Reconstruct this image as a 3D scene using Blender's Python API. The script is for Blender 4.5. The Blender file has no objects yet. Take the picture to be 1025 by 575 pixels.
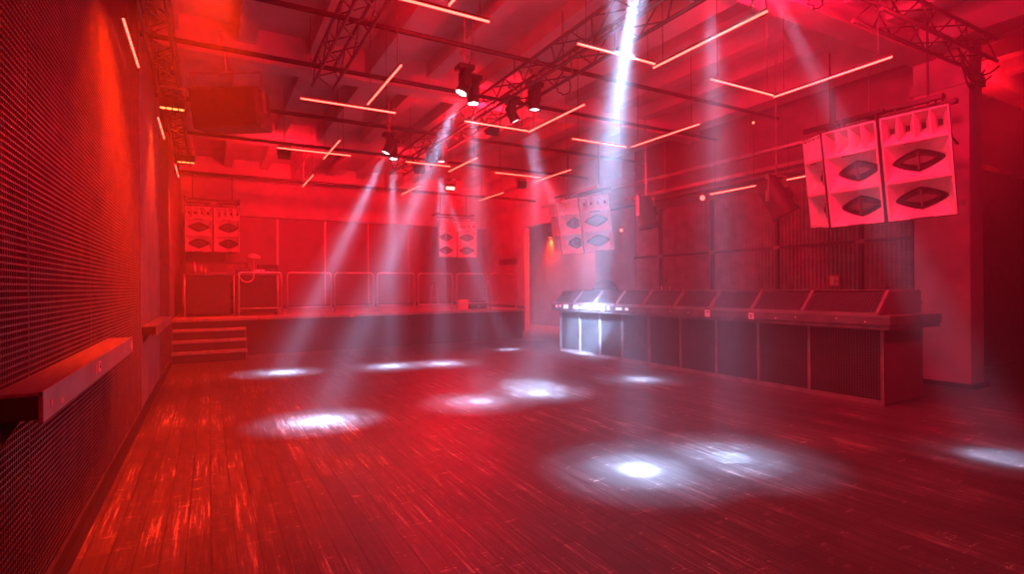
import bpy, math, random
from mathutils import Vector, Matrix
random.seed(7)
PI = math.pi
C = bpy.context.scene.collection
SC = bpy.context.scene

# ------------------------------------------------------------------ materials
def nt(name):
    m = bpy.data.materials.new(name); m.use_nodes = True
    return m, m.node_tree, m.node_tree.nodes['Principled BSDF']
def mat(name, col, rough=0.6, metal=0.0, noise=0.0, scale=6.0, bump=0.0, stretch=(1, 1, 1), col2=None):
    m, t, b = nt(name)
    b.inputs['Roughness'].default_value = rough; b.inputs['Metallic'].default_value = metal
    c2 = col2 or tuple(c * (1 - noise) for c in col)
    tc = t.nodes.new('ShaderNodeTexCoord'); mp = t.nodes.new('ShaderNodeMapping'); mp.inputs['Scale'].default_value = stretch
    n = t.nodes.new('ShaderNodeTexNoise'); n.inputs['Scale'].default_value = scale; n.inputs['Detail'].default_value = 6
    r = t.nodes.new('ShaderNodeValToRGB'); r.color_ramp.elements[0].position = .35; r.color_ramp.elements[1].position = .65
    r.color_ramp.elements[0].color = (*c2, 1); r.color_ramp.elements[1].color = (*col, 1)
    t.links.new(tc.outputs['Object'], mp.inputs[0]); t.links.new(mp.outputs[0], n.inputs['Vector'])
    t.links.new(n.outputs['Fac'], r.inputs[0]); t.links.new(r.outputs[0], b.inputs['Base Color'])
    if bump:
        bp = t.nodes.new('ShaderNodeBump'); bp.inputs['Strength'].default_value = bump; bp.inputs['Distance'].default_value = .02
        t.links.new(n.outputs['Fac'], bp.inputs['Height']); t.links.new(bp.outputs[0], b.inputs['Normal'])
    return m
def emis(name, col, s):
    m, t, b = nt(name)
    b.inputs['Base Color'].default_value = (.8, .8, .8, 1)
    b.inputs['Emission Color'].default_value = (*col, 1); b.inputs['Emission Strength'].default_value = s
    return m
def floor_mat():
    m, t, b = nt('worn_plank_floor'); N = t.nodes.new; L = t.links.new
    tc = N('ShaderNodeTexCoord')
    sw = N('ShaderNodeMapping'); sw.inputs['Rotation'].default_value = (0, 0, PI / 2)       # planks run along y
    L(tc.outputs['Object'], sw.inputs[0])
    br = N('ShaderNodeTexBrick'); br.inputs['Scale'].default_value = 1; br.inputs['Brick Width'].default_value = 1.9
    br.inputs['Row Height'].default_value = .125; br.inputs['Mortar Size'].default_value = .006; br.inputs['Mortar Smooth'].default_value = .2
    br.inputs['Color1'].default_value = (.30, .30, .30, 1); br.inputs['Color2'].default_value = (.75, .75, .75, 1); br.inputs['Mortar'].default_value = (.05, .05, .05, 1)
    br.offset = .37
    L(sw.outputs[0], br.inputs['Vector'])
    def noise(sc, st, det=5, rough=.6):
        mp = N('ShaderNodeMapping'); mp.inputs['Scale'].default_value = st; L(tc.outputs['Object'], mp.inputs[0])
        n = N('ShaderNodeTexNoise'); n.inputs['Scale'].default_value = sc; n.inputs['Detail'].default_value = det; n.inputs['Roughness'].default_value = rough
        L(mp.outputs[0], n.inputs['Vector']); return n.outputs['Fac']
    def ramp(f, a, c, lo=0, hi=1):
        r = N('ShaderNodeMapRange'); r.inputs[1].default_value = a; r.inputs[2].default_value = c; r.inputs[3].default_value = lo; r.inputs[4].default_value = hi
        L(f, r.inputs[0]); return r.outputs[0]
    def mth(op, a, c):
        x = N('ShaderNodeMath'); x.operation = op
        for i, v in enumerate((a, c)):
            if isinstance(v, (int, float)): x.inputs[i].default_value = v
            else: L(v, x.inputs[i])
        return x.outputs[0]
    grain = noise(1, (70, 2.2, 1), 6, .7)
    streak = ramp(noise(1, (46, 1.6, 1), 6, .75), .50, .70)
    scuff = ramp(noise(1, (4, 16, 1), 7, .8), .58, .66)
    blotch = noise(.9, (1, 1, 1), 5, .6)
    wear = ramp(blotch, .40, .62)
    speck = ramp(noise(26, (1, 1, 1), 2, .5), .70, .76)
    f = mth('ADD', mth('MULTIPLY', mth('MULTIPLY', streak, mth('ADD', wear, .25)), .5), mth('MULTIPLY', grain, .30))
    f = mth('ADD', f, mth('MULTIPLY', scuff, .34)); f = mth('ADD', f, mth('MULTIPLY', speck, .3))
    bw = N('ShaderNodeRGBToBW'); L(br.outputs['Color'], bw.inputs[0])
    f = mth('MULTIPLY', f, mth('ADD', bw.outputs[0], .35))
    cr = N('ShaderNodeValToRGB'); e = cr.color_ramp.elements
    e[0].position = .05; e[0].color = (.03, .024, .022, 1); e[1].position = .75; e[1].color = (.80, .70, .60, 1)
    x = e.new(.28); x.color = (.12, .095, .088, 1)
    L(f, cr.inputs[0]); L(cr.outputs[0], b.inputs['Base Color'])
    L(ramp(mth('ADD', blotch, mth('MULTIPLY', grain, .5)), .45, 1.0, .36, .62), b.inputs['Roughness'])
    h = mth('ADD', mth('MULTIPLY', grain, .5), mth('MULTIPLY', bw.outputs[0], .7)); h = mth('ADD', h, mth('MULTIPLY', scuff, .35))
    bp = N('ShaderNodeBump'); bp.inputs['Strength'].default_value = .4; bp.inputs['Distance'].default_value = .004
    L(h, bp.inputs['Height']); L(bp.outputs[0], b.inputs['Normal'])
    return m

M = dict(
    floor=floor_mat(),
    conc=mat('painted_concrete', (.52, .50, .50), .75, 0, .25, 1.3, .15),
    wall=mat('dark_painted_wall', (.22, .20, .20), .7, 0, .3, 2, .2),
    pale=mat('pale_plaster', (.50, .47, .47), .7, 0, .22, 2.2, .15),
    pillar=mat('scuffed_pillar_paint', (.42, .38, .38), .6, 0, .35, 1.6, .2),
    black=mat('black_metal', (.022, .02, .02), .42, .2, .3, 8),
    boxblack=mat('black_textured_paint', (.035, .032, .032), .6, 0, .3, 30, .2),
    meshback=mat('brown_black_backing', (.11, .10, .10), .7, 0, .3, 4),
    grille=mat('dark_steel_mesh', (.17, .16, .16), .42, .6, .25, 5),
    backing=mat('black_backing_board', (.03, .028, .028), .8, 0, .4, 4),
    steel=mat('dull_steel', (.42, .40, .40), .38, .85, .3, 6),
    barsteel=mat('red_brown_bar_steel', (.30, .24, .24), .42, .35, .35, 4, .05),
    rail=mat('pale_steel_tube', (.62, .58, .55), .35, .7, .15, 8),
    barlip=mat('worn_counter_edge', (.16, .13, .13), .4, .3, .4, 5, .05),
    stage=mat('black_stage_cloth', (.055, .045, .05), .8, 0, .35, 5, .2, (6, 6, .6)),
    deck=mat('stage_deck_ply', (.36, .31, .28), .5, 0, .3, 3, .1, (4, 1, 1)),
    tread=mat('stair_edge_strip', (.50, .42, .36), .6, 0, .2, 8),
    panel=mat('dark_backdrop_panel', (.17, .145, .14), .45, .1, .25, 1.5, .05),
    white=mat('cream_horn_paint', (.66, .62, .60), .5, 0, .10, 10),
    throat=mat('dark_horn_throat', (.05, .045, .045), .6, 0, .3, 10),
    plug=mat('grey_phase_plug', (.09, .08, .08), .5, 0, .2, 10),
    ledge=mat('brushed_ledge_metal', (.34, .31, .31), .32, .6, .35, 3, .04, (12, 1, 1)),
    duct=mat('galvanised_duct', (.45, .43, .43), .4, .6, .3, 3, .05),
    cable=mat('black_cable', (.03, .028, .028), .5, 0, .1, 8),
    redbox=mat('bright_red_plastic', (.75, .30, .26), .5, 0, .1, 8),
    paper=mat('white_paper', (.85, .82, .80), .6, 0, .06, 25),
    ink=mat('dark_ink', (.10, .06, .06), .7, 0, .1, 25),
    glass=mat('bottle_plastic', (.6, .55, .5), .2, 0, .1, 8),
    signpale=mat('sign_white', (.85, .8, .78), .5, 0, .05, 20),
    signred=mat('sign_red', (.55, .03, .03), .5, 0, .05, 20),
    tube=emis('red_led_diffuser', (1, .042, .026), 13.0),
    lens=emis('cold_white_lens', (.78, .84, 1), 60),
    lensdim=emis('cold_white_lens_soft', (.85, .86, 1), 6),
    led=emis('amber_led_cells', (1, .15, .035), 6),
    ledhot=emis('warm_led_panel', (1, .32, .2), 7),
    lampred=emis('small_red_lamp', (1, .035, .025), 12),
    truss=mat('dark_truss_metal', (.10, .09, .09), .5, .4, .3, 8),
)

# ------------------------------------------------------------------ mesh builder
class MB:
    def __init__(s): s.v = []; s.f = []
    def add(s, vs, fs):
        n = len(s.v); s.v += [tuple(p) for p in vs]; s.f += [tuple(i + n for i in f) for f in fs]; return s
    def box(s, x0, x1, y0, y1, z0, z1, mx=None):
        vs = [Vector((x, y, z)) for z in (z0, z1) for y in (y0, y1) for x in (x0, x1)]
        if mx: vs = [mx @ p for p in vs]
        return s.add(vs, [(0, 2, 3, 1), (4, 5, 7, 6), (0, 1, 5, 4), (2, 6, 7, 3), (0, 4, 6, 2), (1, 3, 7, 5)])
    def tube(s, pts, r, n=8, closed=False, r1=None):
        pts = [Vector(p) for p in pts]; k = len(pts); rings = []
        up = None
        for i, p in enumerate(pts):
            a = pts[i - 1] if (i > 0 or closed) else p; c = pts[(i + 1) % k] if (i < k - 1 or closed) else p
            d = (c - a).normalized()
            if up is None or abs(up.dot(d)) > .98: up = Vector((0, 0, 1)) if abs(d.z) < .9 else Vector((1, 0, 0))
            u = d.cross(up).normalized(); w = u.cross(d).normalized(); up = w
            rr = r if r1 is None else r + (r1 - r) * i / max(1, k - 1)
            rings.append([p + u * rr * math.cos(2 * PI * j / n) + w * rr * math.sin(2 * PI * j / n) for j in range(n)])
        vs = [q for ring in rings for q in ring]; fs = []
        for i in range(k if closed else k - 1):
            b = ((i + 1) % k) * n
            for j in range(n): fs.append((i * n + j, i * n + (j + 1) % n, b + (j + 1) % n, b + j))
        if not closed: fs += [tuple(range(n))[::-1], tuple(range((k - 1) * n, k * n))]
        return s.add(vs, fs)
    def lathe(s, prof, n=20, mx=None):                       # prof: (r, z) pairs about z
        vs = []; fs = []
        for r, z in prof:
            for j in range(n):
                p = Vector((r * math.cos(2 * PI * j / n), r * math.sin(2 * PI * j / n), z)); vs.append(mx @ p if mx else p)
        for i in range(len(prof) - 1):
            for j in range(n): fs.append((i * n + j, i * n + (j + 1) % n, (i + 1) * n + (j + 1) % n, (i + 1) * n + j))
        fs += [tuple(range(n))[::-1], tuple(range((len(prof) - 1) * n, len(prof) * n))]
        return s.add(vs, fs)
    def prism(s, poly, axis, a0, a1):                        # poly in the other two axes
        def P(u, w, a): return {'x': (a, u, w), 'y': (u, a, w), 'z': (u, w, a)}[axis]
        n = len(poly); vs = [P(u, w, a0) for u, w in poly] + [P(u, w, a1) for u, w in poly]
        return s.add(vs, [tuple(range(n))[::-1], tuple(range(n, 2 * n))] + [(i, (i + 1) % n, (i + 1) % n + n, i + n) for i in range(n)])
    def build(s, name, m, parent=None, smooth=False, bevel=0):
        me = bpy.data.meshes.new(name); me.from_pydata(s.v, [], s.f); me.validate(); me.update()
        import bmesh
        bm = bmesh.new(); bm.from_mesh(me); bmesh.ops.recalc_face_normals(bm, faces=bm.faces); bm.to_mesh(me); bm.free()
        o = bpy.data.objects.new(name, me); C.objects.link(o); me.materials.append(m)
        if smooth:
            for p in me.polygons: p.use_smooth = len(p.vertices) == 4
        if bevel:
            b = o.modifiers.new('bevel', 'BEVEL'); b.width = bevel; b.segments = 2; b.limit_method = 'ANGLE'
        if parent: o.parent = parent
        return o
def tag(o, label, cat, group=None, kind=None):
    o['label'] = label; o['category'] = cat
    if group: o['group'] = group
    if kind: o['kind'] = kind
    return o
def thing(name, label, cat, loc=(0, 0, 0), rz=0, group=None, rot=None):
    o = bpy.data.objects.new(name, None); C.objects.link(o); o.location = loc; o.rotation_euler = rot or (0, 0, rz)
    o.empty_display_size = .1
    return tag(o, label, cat, group)
def struct(name, mb, m, label=None, **k):
    o = mb.build(name, m, **k); o['kind'] = 'structure'
    if label: o['label'] = label
    return o
def dup(root, loc=None, rz=None, label=None, rot=None):
    r = root.copy(); C.objects.link(r)
    if loc is not None: r.location = loc
    if rz is not None: r.rotation_euler = (0, 0, rz)
    if rot is not None: r.rotation_euler = rot
    if label: r['label'] = label
    for ch in list(root.children):
        c = ch.copy(); C.objects.link(c); c.parent = r
        for g in list(ch.children):
            d = g.copy(); C.objects.link(d); d.parent = c
    return r

# ------------------------------------------------------------------ room shell
CZ = 5.3
struct('floor', MB().box(-1.2, 14.3, -4.2, 21.2, -.2, 0), M['floor'], 'worn dark plank dance floor')
cb = MB().box(-1.2, 14.3, -4.2, 21.2, CZ, CZ + .2)
for y in (-.6, 4.05, 8.85, 13.5, 17.9): cb.box(-.8, 14, y - .16, y + .16, 4.82, CZ)
x = -.45
while x < 13.5:
    cb.box(x - .11, x + .11, -4, 19, 5.06, CZ); x += .95
for x0 in (2.2, 5.1, 8.9): cb.box(x0, x0 + .4, -4, 19, 4.86, CZ)
struct('ceiling', cb, M['conc'], 'concrete ceiling with cross beams and ribs')
struct('wall_left', MB().box(-1.0, -.76, -4.2, 21.2, 0, CZ), M['wall'])
struct('wall_back', MB().box(-1.0, 12, 19.05, 19.3, 0, CZ).box(-.76, 9.4, 18.8, 19.06, 3.78, CZ), M['pale'])
struct('wall_front', MB().box(-1.0, 14.2, -4.2, -4.0, 0, CZ), M['wall'])
# right side: pale wall beside the stage, opening, wall behind the bar, partition
struct('wall_right', MB().box(9.4, 9.6, 15.9, 19.1, 0, CZ).box(9.4, 9.6, 12.0, 15.9, 3.55, CZ), M['pale'])
struct('wall_corridor', MB().box(11.5, 11.7, 10.5, 19.2, 0, CZ), M['wall'])
struct('wall_bar', MB().box(9.82, 9.95, 4.2, 12.0, 0, CZ).box(9.8, 11.6, 11.8, 12.0, 0, CZ), M['wall'])
struct('wall_partition', MB().box(9.8, 14.2, 4.25, 4.4, 0, 3.5).box(9.8, 14.2, 5.6, 5.7, 3.4, CZ), M['backing'])
struct('wall_outer', MB().box(14.0, 14.2, -4.2, 6, 0, CZ), M['wall'])
struct('baseboard_left', MB().box(-.76, -.66, 1.0, 13.0, 0, .10), M['black'])
struct('baseboard_back', MB().box(-.7, 9.4, 18.98, 19.06, .86, .98), M['black'])

# pillars
def pillar(y0, y1, label):
    t = thing('pillar', label, 'pillar', (9.4, y0, 0))
    w = y1 - y0
    MB().box(0, .42, 0, w, 0, CZ).build('shaft', M['pillar'], t, bevel=.012)
    MB().box(-.015, .46, -.05, w, .0, .07).build('plinth', M['black'], t)
    MB().box(-.03, .45, -.03, w + .03, 4.35, 4.5).build('collar', M['steel'], t)
    return t
p1 = pillar(3.5, 4.2, 'scuffed square pillar standing at the near end of the bar')
MB().box(-.012, 0, .05, .12, 2.62, 2.70).box(-.012, 0, .17, .19, 1.95, 1.98).build('wall_plate', M['steel'], p1)
cj = [Vector((-.05, .3, 4.25)), Vector((-.12, .25, 3.95)), Vector((-.10, .2, 3.65)), Vector((-.03, .12, 3.5))]
MB().tube(cj, .014, 6).build('cable', M['cable'], p1, smooth=True)
pillar(10.85, 12.0, 'pale wide pillar at the far end of the bar, under the hanging loudspeakers')

# ------------------------------------------------------------------ left wall cladding
def mesh_panel(y0, y1, label, pitch=.028, group='mesh wall panels on the left wall'):
    t = thing('mesh_wall_panel', label, 'wall panel', (-.7, y0, 0), 0, group)
    w = y1 - y0; z0, z1 = .10, 5.0
    MB().box(-.055, -.045, 0.005, w - .005, z0, z1).build('backing_board', M['meshback'], t)
    g = MB(); z = z0 + pitch
    while z < z1 - .02:
        g.box(-.018, 0, .004, w - .004, z - .0045, z + .0045); z += pitch
    g.build('slats', M['grille'], t)
    g = MB(); y = pitch
    while y < w - .02:
        g.box(-.003, .001, y - .0016, y + .0016, z0, z1); y += pitch
    g.build('vertical_wires', M['grille'], t)
    MB().box(-.04, -.003, 0, .004, z0, z1).box(-.04, -.003, w - .004, w, z0, z1).box(-.04, .004, 0, w, z0, z0 + .02).build('frame', M['grille'], t)
    return t
ys = [.2, 1.7, 3.15, 4.6, 6.05, 7.5]
labs = ['dark mesh wall panel beside the viewer, out past the left edge', 'dark mesh wall panel at the left edge behind the near end of the ledge',
        'mesh wall panel behind the middle of the long metal ledge', 'mesh wall panel lit orange behind the far half of the ledge',
        'last mesh wall panel before the smooth panel, glowing orange']
for i in range(1, 5): mesh_panel(ys[i], ys[i + 1], labs[i])
t = thing('smooth_wall_panel', 'smooth red wall panel under and above the short far ledge', 'wall panel', (-.7, 7.5, 0))
MB().box(-.05, 0, .01, 2.98, .1, 5.0).build('sheet', M['wall'], t)
MB().box(0, .012, .01, .05, .1, 5.0).box(0, .012, 2.94, 2.98, .1, 5.0).build('edge_trim', M['grille'], t)
mesh_panel(10.5, 12.9, 'narrow looking mesh wall panel just before the stage steps')
t = thing('smooth_wall_panel', 'plain wall panel on the left behind the stage steps', 'wall panel', (-.7, 12.9, 0))
MB().box(-.05, -.01, .01, 6.1, .1, 5.0).build('sheet', M['wall'], t)

def ledge(y0, y1, z, label):
    t = thing('wall_ledge', label, 'ledge', (-.7, y0, z))
    w = y1 - y0
    MB().prism([(.0, 0), (.155, 0), (.155, -.012), (0, -.012)], 'y', 0, w).build('shelf_plate', M['ledge'], t)
    MB().box(.140, .157, 0, w, -.115, 0.004).build('front_lip', M['ledge'], t, bevel=.003)
    MB().prism([(0, -.012), (.138, -.012), (.138, -.10), (0, -.10)], 'y', 0.0, .012).build('end_plate', M['black'], t)
    MB().prism([(0, -.012), (.138, -.012), (.138, -.10), (0, -.10)], 'y', w - .012, w).build('end_plate', M['black'], t)
    n = max(2, int(w / .9) + 1)
    for i in range(n):
        y = .15 + (w - .3) * i / (n - 1); MB().prism([(0, -.012), (.125, -.012), (0, -.22)], 'y', y, y + .012).build('bracket', M['black'], t)
    return t
l1 = ledge(2.62, 5.3, 1.12, 'long metal drink ledge on the left mesh wall')
for y, z, h, w, mm in ((.10, -.06, .028, .03, 'redbox'), (1.05, -.052, .05, .035, 'tread'), (1.16, -.05, .055, .06, 'paper'), (2.60, -.06, .06, .05, 'paper'), (.28, -.08, .02, .02, 'paper'), (2.2, -.07, .02, .02, 'paper')):
    MB().box(.1575, .1590, y, y + w, z - h / 2, z + h / 2).build('sticker', M[mm], l1)
MB().box(.1576, .1600, 1.17, 1.21, -.06, -.045).box(.1576, .1600, 1.175, 1.20, -.04, -.03).build('sticker', M['ink'], l1)
ledge(7.72, 10.4, 1.07, 'short metal ledge on the smooth panel further along the left wall')

# ------------------------------------------------------------------ stage
t = thing('stage', 'low black stage across the back of the room', 'stage', (0, 13.6, 0))
MB().box(-.7, 8.0, .06, 5.4, 0, .80).build('skirt', M['stage'], t)
MB().box(-.7, 8.05, 0, 5.4, .80, .86).build('deck', M['deck'], t)
for x in (.75, 2.2, 3.65, 5.1, 6.55): MB().box(x, x + .012, .045, .06, .0, .8).build('skirt_seam', M['black'], t)
MB().box(3.02, 3.12, -.012, 0, .79, .85).build('edge_label', M['redbox'], t)
MB().box(8.0, 9.39, 2.3, 5.4, 0, .86).build('side_deck', M['stage'], t)
t = thing('stage_steps', 'wooden steps leading up to the stage on the left', 'steps', (-.68, 12.8, 0))
for k in range(3):
    z = .215 * (k + 1)
    MB().box(0, 1.38, .25 * k, .25 * (k + 1) + .05, z - .035, z).build('tread', M['deck'], t)
    MB().box(0, 1.38, .25 * k - .012, .25 * k, z - .045, z + .002).build('nosing', M['tread'], t)
rs = MB()
for k in range(3): rs.box(.02, 1.36, .25 * k + .02, .25 * k + .04, .215 * k, .215 * (k + 1) - .035)
rs.build('risers', M['stage'], t)
sp = [(0, 0), (0, .17)]
st = [(0.0, 0), (0.0, .19), (.25, .19), (.25, .40), (.5, .40), (.5, .61), (.78, .61), (.78, 0)]
MB().prism(st, 'x', 1.36, 1.385).prism(st, 'x', -.003, .02).build('stringer', M['panel'], t)
MB().tube([(1.37, .02, .0), (1.37, .02, .22)], .015).build('foot_post', M['tread'], t)

# backdrop panels
xs = [-.6, .5, 1.95, 3.42, 4.86, 6.32, 7.76, 9.3]
bl = ['leftmost dark backdrop panel behind the DJ table', 'dark backdrop panel right of the DJ table lamp', 'dark backdrop panel behind the first stage barriers',
      'dark backdrop panel left of the bright seam', 'dark backdrop panel right of the bright seam', 'dark backdrop panel left of the small hanging loudspeakers', 'dark backdrop panel behind the right end of the stage']
for i in range(7):
    w = xs[i + 1] - xs[i] - .03
    p = thing('backdrop_panel', bl[i], 'backdrop', (xs[i], 18.9, .86), 0, 'backdrop panels on the rear wall')
    MB().box(0, w, 0, .05, .1, 2.9).build('board', M['panel'], p)
    MB().box(w, w + .028, -.02, .04, .1, 2.9).build('edge_strip', M['rail'] if i in (2, 3) else M['steel'], p)

# crowd barriers on the stage
def arc(cx, cz, r, a0, a1, n=5): return [(cx + r * math.cos(a0 + (a1 - a0) * i / n), 0, cz + r * math.sin(a0 + (a1 - a0) * i / n)) for i in range(n + 1)]
def barrier(x0, x1, label):
    t = thing('stage_barrier', label, 'barrier', (x0, 14.0, .86), 0, 'tubular barriers along the stage')
    w = x1 - x0; r = .019
    pts = [(r, 0, 0)] + arc(.09, .96, .07, PI, PI / 2)[0:] + arc(w - .09, .96, .07, PI / 2, 0) + [(w - .02, 0, 0)]
    MB().tube(pts, r, 8).build('tube_frame', M['rail'], t, smooth=True)
    MB().tube([(.02, 0, .19), (w - .02, 0, .19)], .015, 8).build('lower_bar', M['rail'], t, smooth=True)
    for x in (.02, w - .02): MB().box(x - .04, x + .04, -.06, .06, 0, .012).build('foot_plate', M['rail'], t)
    return t
for x0, x1, l in ((.58, 1.53, 'tubular barrier in front of the right half of the DJ table'), (1.62, 2.68, 'first full tubular barrier right of the DJ table'), (2.72, 3.74, 'second full tubular barrier from the DJ table'),
               (3.8, 4.85, 'tubular barrier at the middle of the stage'), (4.92, 5.95, 'tubular barrier in front of the stool on the stage'),
               (6.05, 7.05, 'tubular barrier in front of the red box at stage right'), (7.1, 8.0, 'last tubular barrier at the right end of the stage')):
    barrier(x0, x1, l)

# DJ table and gear
t = thing('dj_table', 'dark panelled DJ table at the left of the stage', 'table', (-.5, 14.6, .86))
MB().box(0, 2.0, 0, 1.0, .98, 1.03).build('table_top', M['barlip'], t)
for x in (.03, 1.07): MB().box(x, x + .92, .03, .05, .06, .97).build('front_panel', M['boxblack'], t)
for x in (0, 1.02, 1.99): MB().tube([(x, .02, 0), (x, .02, 1.0)], .02).build('post', M['rail'], t, smooth=True)
MB().box(0, .03, .03, .68, .0, .97).box(1.97, 2.0, .03, .68, 0, .97).build('side_panel', M['boxblack'], t)
def deck(x, label):
    d = thing('dj_deck', label, 'DJ player', (x, 14.95, 1.89))
    MB().box(-.16, .16, -.18, .18, 0, .09).build('body', M['boxblack'], d, bevel=.008)
    MB().lathe([(.10, .09), (.10, .105), (.095, .11)], 20).build('jog_wheel', M['steel'], d)
    MB().box(-.12, .12, .12, .17, .09, .14).build('display', M['black'], d)
    MB().lathe([(.012, .09), (.012, .105)], 8, Matrix.Translation((-.13, -.14, 0))).build('play_button', M['tread'], d)
deck(.75, 'black DJ player left of the mixer on the table'); deck(1.38, 'black DJ player at the right end of the table')
d = thing('dj_mixer', 'small mixer with pale knobs between the two DJ players', 'mixer', (1.07, 14.93, 1.89))
MB().box(-.14, .14, -.18, .18, 0, .08).build('body', M['steel'], d, bevel=.006)
kn = MB()
for i in range(4):
    for j in range(5): kn.lathe([(.011, .08), (.009, .10)], 8, Matrix.Translation((-.10 + .066 * i, -.1 + .055 * j, 0)))
kn.build('knobs', M['paper'], d)
for i in range(3): MB().box(-.11 + .09 * i, -.085 + .09 * i, -.17, -.12, .08, .095).build('fader', M['paper'], d)
d = thing('desk_lamp', 'round-shaded lamp rising behind the mixer on the DJ table', 'lamp', (1.0, 15.35, 1.89))
MB().lathe([(.08, 0), (.08, .02), (.015, .03)], 16).build('base', M['black'], d)
MB().tube([(0, 0, .02), (.0, 0, .30), (.03, 0, .40)], .012).build('stem', M['rail'], d)
MB().lathe([(.17, .38), (.165, .44), (.10, .50), (.02, .52)], 20).build('lamp_shade', M['tread'], d, smooth=True)
d = thing('stage_monitor', 'squat black monitor speaker on the right half of the DJ table', 'speaker', (1.33, 15.37, 1.89))
MB().prism([(-.18, 0), (.18, 0), (.18, .13), (.10, .24), (-.18, .24)], 'x', -.24, .24).build('cabinet', M['boxblack'], d, bevel=.01)
MB().box(-.2, .2, -.19, -.18, .03, .21).build('grille', M['black'], d)
d = thing('laptop', 'open dark laptop on the left of the DJ table', 'laptop', (.22, 15.0, 1.89))
MB().box(-.17, .17, -.12, .12, 0, .02).build('keyboard_base', M['steel'], d)
MB().prism([(.12, .02), (.19, .25), (.20, .25), (.13, .02)], 'x', -.17, .17).build('screen_lid', M['black'], d)
bt = MB().lathe([(.035, 0), (.037, .14), (.015, .19), (.014, .25), (.017, .25)], 12)
def bottle(x, y, z, s, label, group=None, first=[None]):
    if first[0] is None:
        o = bt.build('bottle', M['glass'], smooth=True); first[0] = o
    else:
        o = first[0].copy(); C.objects.link(o)
    o.location = (x, y, z); o.scale = (s, s, s); tag(o, label, 'bottle', group); return o
bottle(-.30, 14.85, 1.89, 1.1, 'pale bottle at the left end of the DJ table')
bottle(-.16, 14.95, 1.89, .8, 'shorter bottle beside the laptop on the DJ table')
bottle(-.08, 14.8, 1.89, .7, 'small bottle standing nearest the laptop on the DJ table')
w = thing('shelf_rack', 'dark equipment rack under the left hanging loudspeakers', 'rack', (-.05, 15.9, .86))
MB().box(-.5, .95, 0, .5, 0, 1.35).build('case', M['boxblack'], w, bevel=.01)
for k in range(4): MB().box(-.45, .9, -.012, 0, .15 + .3 * k, .40 + .3 * k).build('rack_unit', M['barlip'], w)
pts = [(.70 + .16 * math.sin(i * .5) * (1 if i < 10 else .7), 14.56, 1.86 - .012 * i - .14 * math.sin(i * PI / 14)) for i in range(14)]
pts = [(.62, 14.70, 1.905), (.62, 14.57, 1.90), (.64, 14.555, 1.80), (.70, 14.55, 1.70), (.80, 14.545, 1.66), (.90, 14.55, 1.70), (.95, 14.55, 1.80), (.95, 14.56, 1.90)]
tag(MB().tube(pts, .014, 6).build('audio_cable', M['tread'], smooth=True), 'looped cable hanging over the front of the DJ table', 'cable')
# stage right odds and ends
t = thing('bar_stool', 'tall stool standing in front of the backdrop at stage right', 'stool', (6.55, 17.0, .86))
MB().lathe([(.17, .76), (.18, .80), (.16, .83)], 18).build('seat', M['panel'], t)
for a in range(4):
    ca, sa = math.cos(a * PI / 2 + .6), math.sin(a * PI / 2 + .6)
    MB().tube([(.10 * ca, .10 * sa, .78), (.2 * ca, .2 * sa, 0)], .014).build('leg', M['steel'], t)
MB().tube([(.16 * math.cos(a * PI / 8), .16 * math.sin(a * PI / 8), .3) for a in range(16)], .01, 6, True).build('foot_ring', M['steel'], t)
t = thing('storage_box', 'small bright red box on the stage at right', 'box', (6.45, 14.5, .86))
MB().box(-.14, .14, -.12, .12, 0, .24).build('body', M['redbox'], t, bevel=.01); MB().box(-.15, .15, -.13, .13, .24, .28).build('lid', M['redbox'], t, bevel=.006)
t = thing('flight_case', 'low black case beside the red box on the stage', 'case', (6.95, 14.6, .86))
MB().box(-.25, .25, -.15, .15, 0, .18).build('body', M['boxblack'], t, bevel=.01)
MB().box(-.255, .255, -.155, .155, .11, .125).build('edge_trim', M['steel'], t); MB().box(-.04, .04, -.165, -.15, .05, .09).build('latch', M['steel'], t)
t = thing('wall_vent', 'long vent grille on the pale wall beside the stage', 'vent', (9.4, 16.4, 2.3))
MB().box(-.02, 0, 0, 1.3, 0, .22).build('frame', M['steel'], t)
sl = MB()
for k in range(5): sl.box(-.03, -.02, .04, 1.26, .03 + .04 * k, .045 + .04 * k)
sl.build('louvres', M['black'], t)

# ------------------------------------------------------------------ bar
bar = thing('bar_counter', 'long mesh-fronted bar counter along the right side', 'bar', (7.2, 3.55, 0))
PY = [0, .95, 1.74, 2.51, 3.28, 4.06, 4.82, 5.53, 6.24, 7.0]; N = 9; LEN = 7.0
MB().box(.06, .95, .03, LEN, .06, .95).build('body', M['backing'], bar)
MB().box(.02, .95, 0, .03, .02, .95).build('end_panel', M['panel'], bar)
MB().box(0, .05, 0, LEN, 0, .06).build('bottom_rail', M['barsteel'], bar)
MB().box(-.18, 1.05, -.15, LEN + .05, .95, 1.0).build('counter_underside', M['barlip'], bar)
MB().box(-.2, 1.07, -.17, LEN + .07, 1.0, 1.12).build('counter_top', M['barlip'], bar, bevel=.012)
MB().box(-.206, -.2, -.17, LEN + .07, 1.105, 1.125).build('counter_edge_trim', M['barsteel'], bar)
for i in range(N + 1):
    y = PY[i]; MB().box(0, .04, y - (0 if i == 0 else .02), y + (.04 if i == 0 else .02), .06, .95).build('post', M['barsteel'], bar)
for i in range(N):
    g = MB(); y0 = PY[i] + .02; y1 = PY[i + 1] - .02; q = y0 + .02
    while q < y1: g.box(.016, .022, q, q + .005, .06, .95); q += .033
    z = .09
    while z < .94: g.box(.009, .016, y0, y1, z, z + .006); z += .033
    g.build('mesh_panel', M['grille'], bar)
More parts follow.
